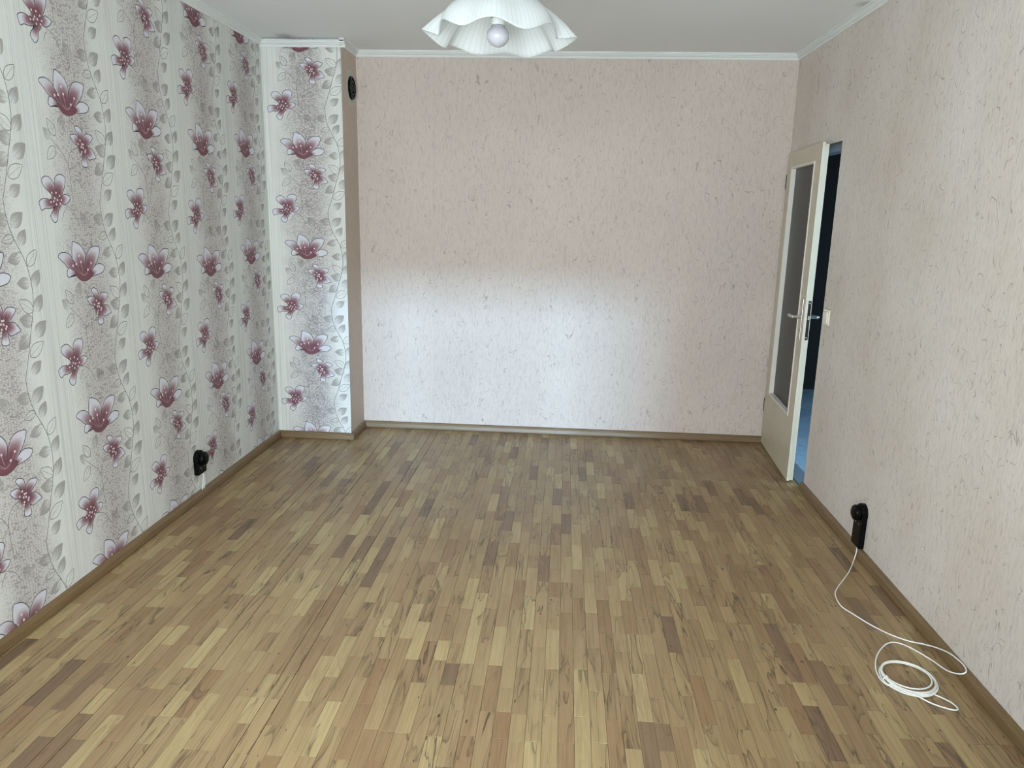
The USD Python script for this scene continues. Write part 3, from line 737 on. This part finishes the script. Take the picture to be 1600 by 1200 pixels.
# the ruffle of the rim: angle from the side nearest the window, reach, height
RIM = np.array([(-180, .235, -.003), (-157, .232, -.015), (-138, .262, .010), (-126, .236, -.008), (-101, .255, .026), (-85, .184, -.003), (-62, .186, .024), (-26, .190, -.010),
                (0, .226, .001), (26, .205, -.022), (62, .192, .014), (85, .186, -.012), (100, .252, .004), (126, .224, -.019), (138, .244, -.005), (157, .224, -.023)], float)
from scipy.interpolate import PchipInterpolator
ext = np.vstack([RIM - [360, 0, 0], RIM, RIM + [360, 0, 0]])
deg = np.degrees(ph + math.pi / 2); deg = (deg + 180) % 360 - 180
rim_r, rim_z = PchipInterpolator(ext[:, 0], ext[:, 1])(deg), PchipInterpolator(ext[:, 0], ext[:, 2])(deg)
vv, around = [], []
for i in range(NS):
    sx = i / (NS - 1)
    k = sx ** 2.4
    r = prof[i, 0] + k * (rim_r - prof[-1, 0])
    z = prof[i, 1] + k * (rim_z - prof[-1, 1])
    vv.append(np.column_stack([r * np.sin(np.radians(deg)), -r * np.cos(np.radians(deg)), z])); around.append((ph + math.pi / 2) / (2 * math.pi))
vo = np.vstack(vv)
nf = []
for i in range(NS - 1):
    for j in range(NA):
        a, b = i * (NA + 1) + j, i * (NA + 1) + j + 1
        nf += [[a, a + NA + 1, b + NA + 1], [a, b + NA + 1, b]]
nf = np.array(nf)
sm = trimesh.Trimesh(vo, nf, process=False)
vn = np.array(sm.vertex_normals)
vn[NA::NA + 1] = vn[0::NA + 1] = (vn[NA::NA + 1] + vn[0::NA + 1]) / 2
vn /= np.linalg.norm(vn, axis=1, keepdims=True)
vi = vo - 0.004 * vn * np.sign((vn * np.column_stack([vo[:, :2], np.full(len(vo), 0.1)])).sum(1).mean())
nv = len(vo)
last = (NS - 1) * (NA + 1)
rim = [x for j in range(NA) for x in ([last + j, nv + last + j, nv + last + j + 1], [last + j, nv + last + j + 1, last + j + 1])]
sm = trimesh.Trimesh(np.vstack([vo, vi]), np.vstack([nf, nf[:, ::-1] + nv, rim]), process=False)
shade = obj('shade', sm, M['opal'], lamp, smooth=True, prim_vars={'around': np.tile(np.concatenate(around), 2)})
bulb = obj('bulb', lathe([(0, -0.036), (0.010, -0.0345), (0.020, -0.0300), (0.029, -0.0215), (0.0342, -0.011), (0.0352, -0.002), (0.0332, 0.008), (0.0280, 0.016), (0.0222, 0.0215), (0.0202, 0.025), (0.0200, 0.030)]), M['bulb'], lamp, smooth=True)
obj('bulb_ring', lathe([(0.0190, 0.0245), (0.0212, 0.0245), (0.0212, 0.0262), (0.0190, 0.0262), (0.0190, 0.0245)]), M['ring_print'], bulb)
sk = obj('lamp_holder', lathe([(0, 0.0275), (0.0208, 0.0275), (0.0222, 0.030), (0.0222, 0.086), (0.018, 0.096), (0.018, 0.128), (0, 0.128)]), M['socket'], lamp, smooth=30)
for a in (-0.9, 0.9):
    obj('vent_slot', m3.Manifold.cube((0.006, 0.006, 0.005), True).translate((0.0220 * math.sin(a), -0.0220 * math.cos(a), 0.0485)), M['black_metal'], sk)
obj('shade_cap', lathe([(0.0, 0.153), (0.014, 0.152), (0.036, 0.143), (0.042, 0.134), (0.030, 0.1345), (0.0, 0.138)]), M['brass'], lamp, smooth=30)
obj('cord', tube([(0, 0, 0.146), (0, 0.001, 0.3), (0, 0, H - LZ - 0.01)], 0.003), M['wire'], lamp, smooth=True)
obj('ceiling_rose', lathe([(0, H - LZ - 0.055), (0.012, H - LZ - 0.054), (0.035, H - LZ - 0.03), (0.048, H - LZ - 0.004), (0.048, H - LZ), (0, H - LZ)]), M['socket'], lamp, smooth=30)

# ---------------------------------------------------------------- black wall outlets
def outlet(loc, sign, width, height, label, wires):
    """A domed black box on the wall plane, with a round plug standing out of its head; sign is the side of the room it faces."""
    t = thing('wall_outlet', label, 'outlet', loc, group=None)
    d = 0.026
    r = width / 2
    low = m3.Manifold.batch_hull([m3.Manifold.sphere(0.004, 10).translate((x, y, z)) for x in (0.004, d - 0.004) for y in (-r + 0.004, r - 0.004) for z in (0.004, height - r)])
    dome = m3.Manifold.batch_hull([m3.Manifold.cylinder(d - 0.008, r, r, 40).rotate((0, 90, 0)).translate((0.0, 0, height - r)), m3.Manifold.cylinder(d, r - 0.006, r - 0.006, 40).rotate((0, 90, 0)).translate((0.0, 0, height - r))])
    body = tri(low + dome)
    knob = lathe([(0, 0.0), (0.033, 0.0), (0.036, 0.004), (0.036, 0.016), (0.033, 0.022), (0.026, 0.026), (0.012, 0.028), (0, 0.028)], 40)
    knob.apply_transform(trimesh.transformations.rotation_matrix(math.pi / 2, [0, 1, 0]))
    knob.apply_translation((d - 0.0005, 0, height - r))
    slots = [tri(m3.Manifold.cylinder(0.0015, 0.0032, 0.0032, 12).rotate((0, 90, 0)).translate((d - 0.0004, y, height - 2 * r - 0.004))) for y in (-0.018, 0.018)]
    parts = [('body', body, 'black_plastic', 35), ('plug', knob, 'black_plastic', 35)] + [('screw', q, 'chrome', False) for q in slots]
    for w in wires:
        parts.append(('wire', tube(spline(w, 20), 0.0022, 6), 'wire', True))
    for name, me, m, sm_ in parts:
        me = me.copy()
        if sign < 0:
            me.vertices[:, 0] *= -1; me.invert()
        obj(name, me, M[m], t, smooth=sm_)
    return t
outlet((XL + T, 3.598, 0.140), 1, 0.088, 0.126, 'short black domed outlet with white wires, low on the flowered left wall', [[(0.016, 0.004, 0.004), (0.022, 0.012, -0.020), (0.016, 0.020, -0.050), (0.010, 0.022, -0.096)], [(0.016, 0.020, 0.004), (0.022, 0.008, -0.024), (0.014, 0.010, -0.055), (0.012, 0.006, -0.096)], [(0.014, 0.026, 0.004), (0.020, 0.028, -0.04), (0.010, 0.034, -0.097)]])
outlet((XR - T, 3.292, 0.049), -1, 0.088, 0.204, 'tall black domed outlet above the baseboard of the plain right wall', [])

# ---------------------------------------------------------------- flue vent on the chimney breast
v = thing('flue_vent', 'round black vent cover with concentric rings, high on the chimney breast', 'vent', (XP + T, 4.917, 2.253))
def on_side(me):
    me = me.copy(); me.apply_transform(trimesh.transformations.rotation_matrix(math.pi / 2, [0, 1, 0])); return me
obj('cover', on_side(lathe([(0, 0.010), (0.010, 0.010), (0.012, 0.014), (0.022, 0.014), (0.024, 0.009), (0.033, 0.009), (0.035, 0.015), (0.045, 0.015), (0.047, 0.010), (0.055, 0.010), (0.058, 0.017), (0.066, 0.016), (0.070, 0.010), (0.070, 0.0), (0, 0)], 56)), M['black_rubber'], v, smooth=30)
obj('filler_patch', on_side(lathe([(0, 0.0), (0.108, 0.0), (0.110, 0.0008), (0.106, 0.0022), (0.070, 0.0030), (0, 0.003)], 40)), M['pale_plaster'], v, smooth=30, label='pale ring of filler round the cover')

# ---------------------------------------------------------------- light switch
sw = thing('light_switch', 'ivory rocker light switch on the right wall beside the door', 'light switch', (XR - T, 4.052, 1.003))
obj('frame', rbox(-0.010, 0, -0.041, 0.041, -0.041, 0.041, 0.003, 8), M['switch'], sw, smooth=40)
obj('back_rim', rbox(-0.003, 0, -0.0435, 0.0435, -0.0435, 0.0435, 0.0012, 8), M['switch_edge'], sw)
rk = tri(m3.Manifold.batch_hull([m3.Manifold.sphere(0.002, 8).translate((x, y, z)) for x, z in ((-0.009, -0.028), (-0.016, 0.026), (-0.009, 0.028), (-0.012, -0.028)) for y in (-0.027, 0.027)]))
obj('rocker', rk, M['switch'], sw, smooth=40)

# ---------------------------------------------------------------- white cable on the floor
R = 0.0027
path = [(1.384, 3.290, .054), (1.375, 3.255, .044), (1.350, 3.212, .010), (1.287, 3.100, R), (1.183, 2.942, R), (1.156, 2.874, R), (1.152, 2.797, R), (1.177, 2.740, R), (1.214, 2.667, R), (1.260, 2.605, R), (1.312, 2.565, R),
        (1.352, 2.532, .012), (1.374, 2.485, .028), (1.385, 2.425, .045), (1.391, 2.368, .0505), (1.389, 2.330, .0505), (1.379, 2.312, .046), (1.366, 2.325, .032), (1.353, 2.372, .013), (1.339, 2.446, R), (1.311, 2.500, R), (1.285, 2.535, R), (1.258, 2.550, R),
        (1.222, 2.537, R), (1.173, 2.482, R), (1.139, 2.425, R), (1.117, 2.366, R), (1.110, 2.316, R), (1.119, 2.283, R)]
C0 = np.array([1.207, 2.322])
def ring(t, rx, ry, dx=0, dy=0, z=R):
    return (C0[0] + dx + rx * math.cos(t), C0[1] + dy + ry * math.sin(t), z)
turns = []
lay = [(.087, .094, .002, .002, R), (.081, .088, -.002, .002, R + .0052), (.090, .098, .000, -.001, R), (.078, .083, -.005, .006, R + .0052), (.084, .091, .002, -.002, R + .0102), (.076, .079, -.006, .010, R + .0104)]
ang = math.radians(205)
for i, (rx, ry, dx, dy, z) in enumerate(lay):
    nxt = lay[min(i + 1, len(lay) - 1)]
    for j in range(14):
        w = j / 14
        turns.append(ring(ang + (i + w) * 2 * math.pi, *((1 - w) * np.array(lay[i][:4]) + w * np.array(nxt[:4])), z + (nxt[4] - z) * w))
tail = [(1.150, 2.245, .012), (1.185, 2.228, .008), (1.224, 2.196, R), (1.261, 2.174, R), (1.285, 2.168, R), (1.295, 2.180, R), (1.289, 2.207, R), (1.268, 2.232, R), (1.255, 2.243, R)]
cb = thing('network_cable', 'thin white cable coiled on the parquet, running to the tall black outlet', 'cable', (0, 0, 0))
pts = spline(path + turns + tail, 900)
obj('cable', tube(pts, R, 8), M['cable'], cb, smooth=True)
tie = tube([(1.1135, 2.300, .0105), (1.118, 2.304, .0165), (1.128, 2.312, .0175), (1.136, 2.318, .010)], 0.0028, 6)
obj('cable_tie', tie, M['cable'], cb, smooth=True)
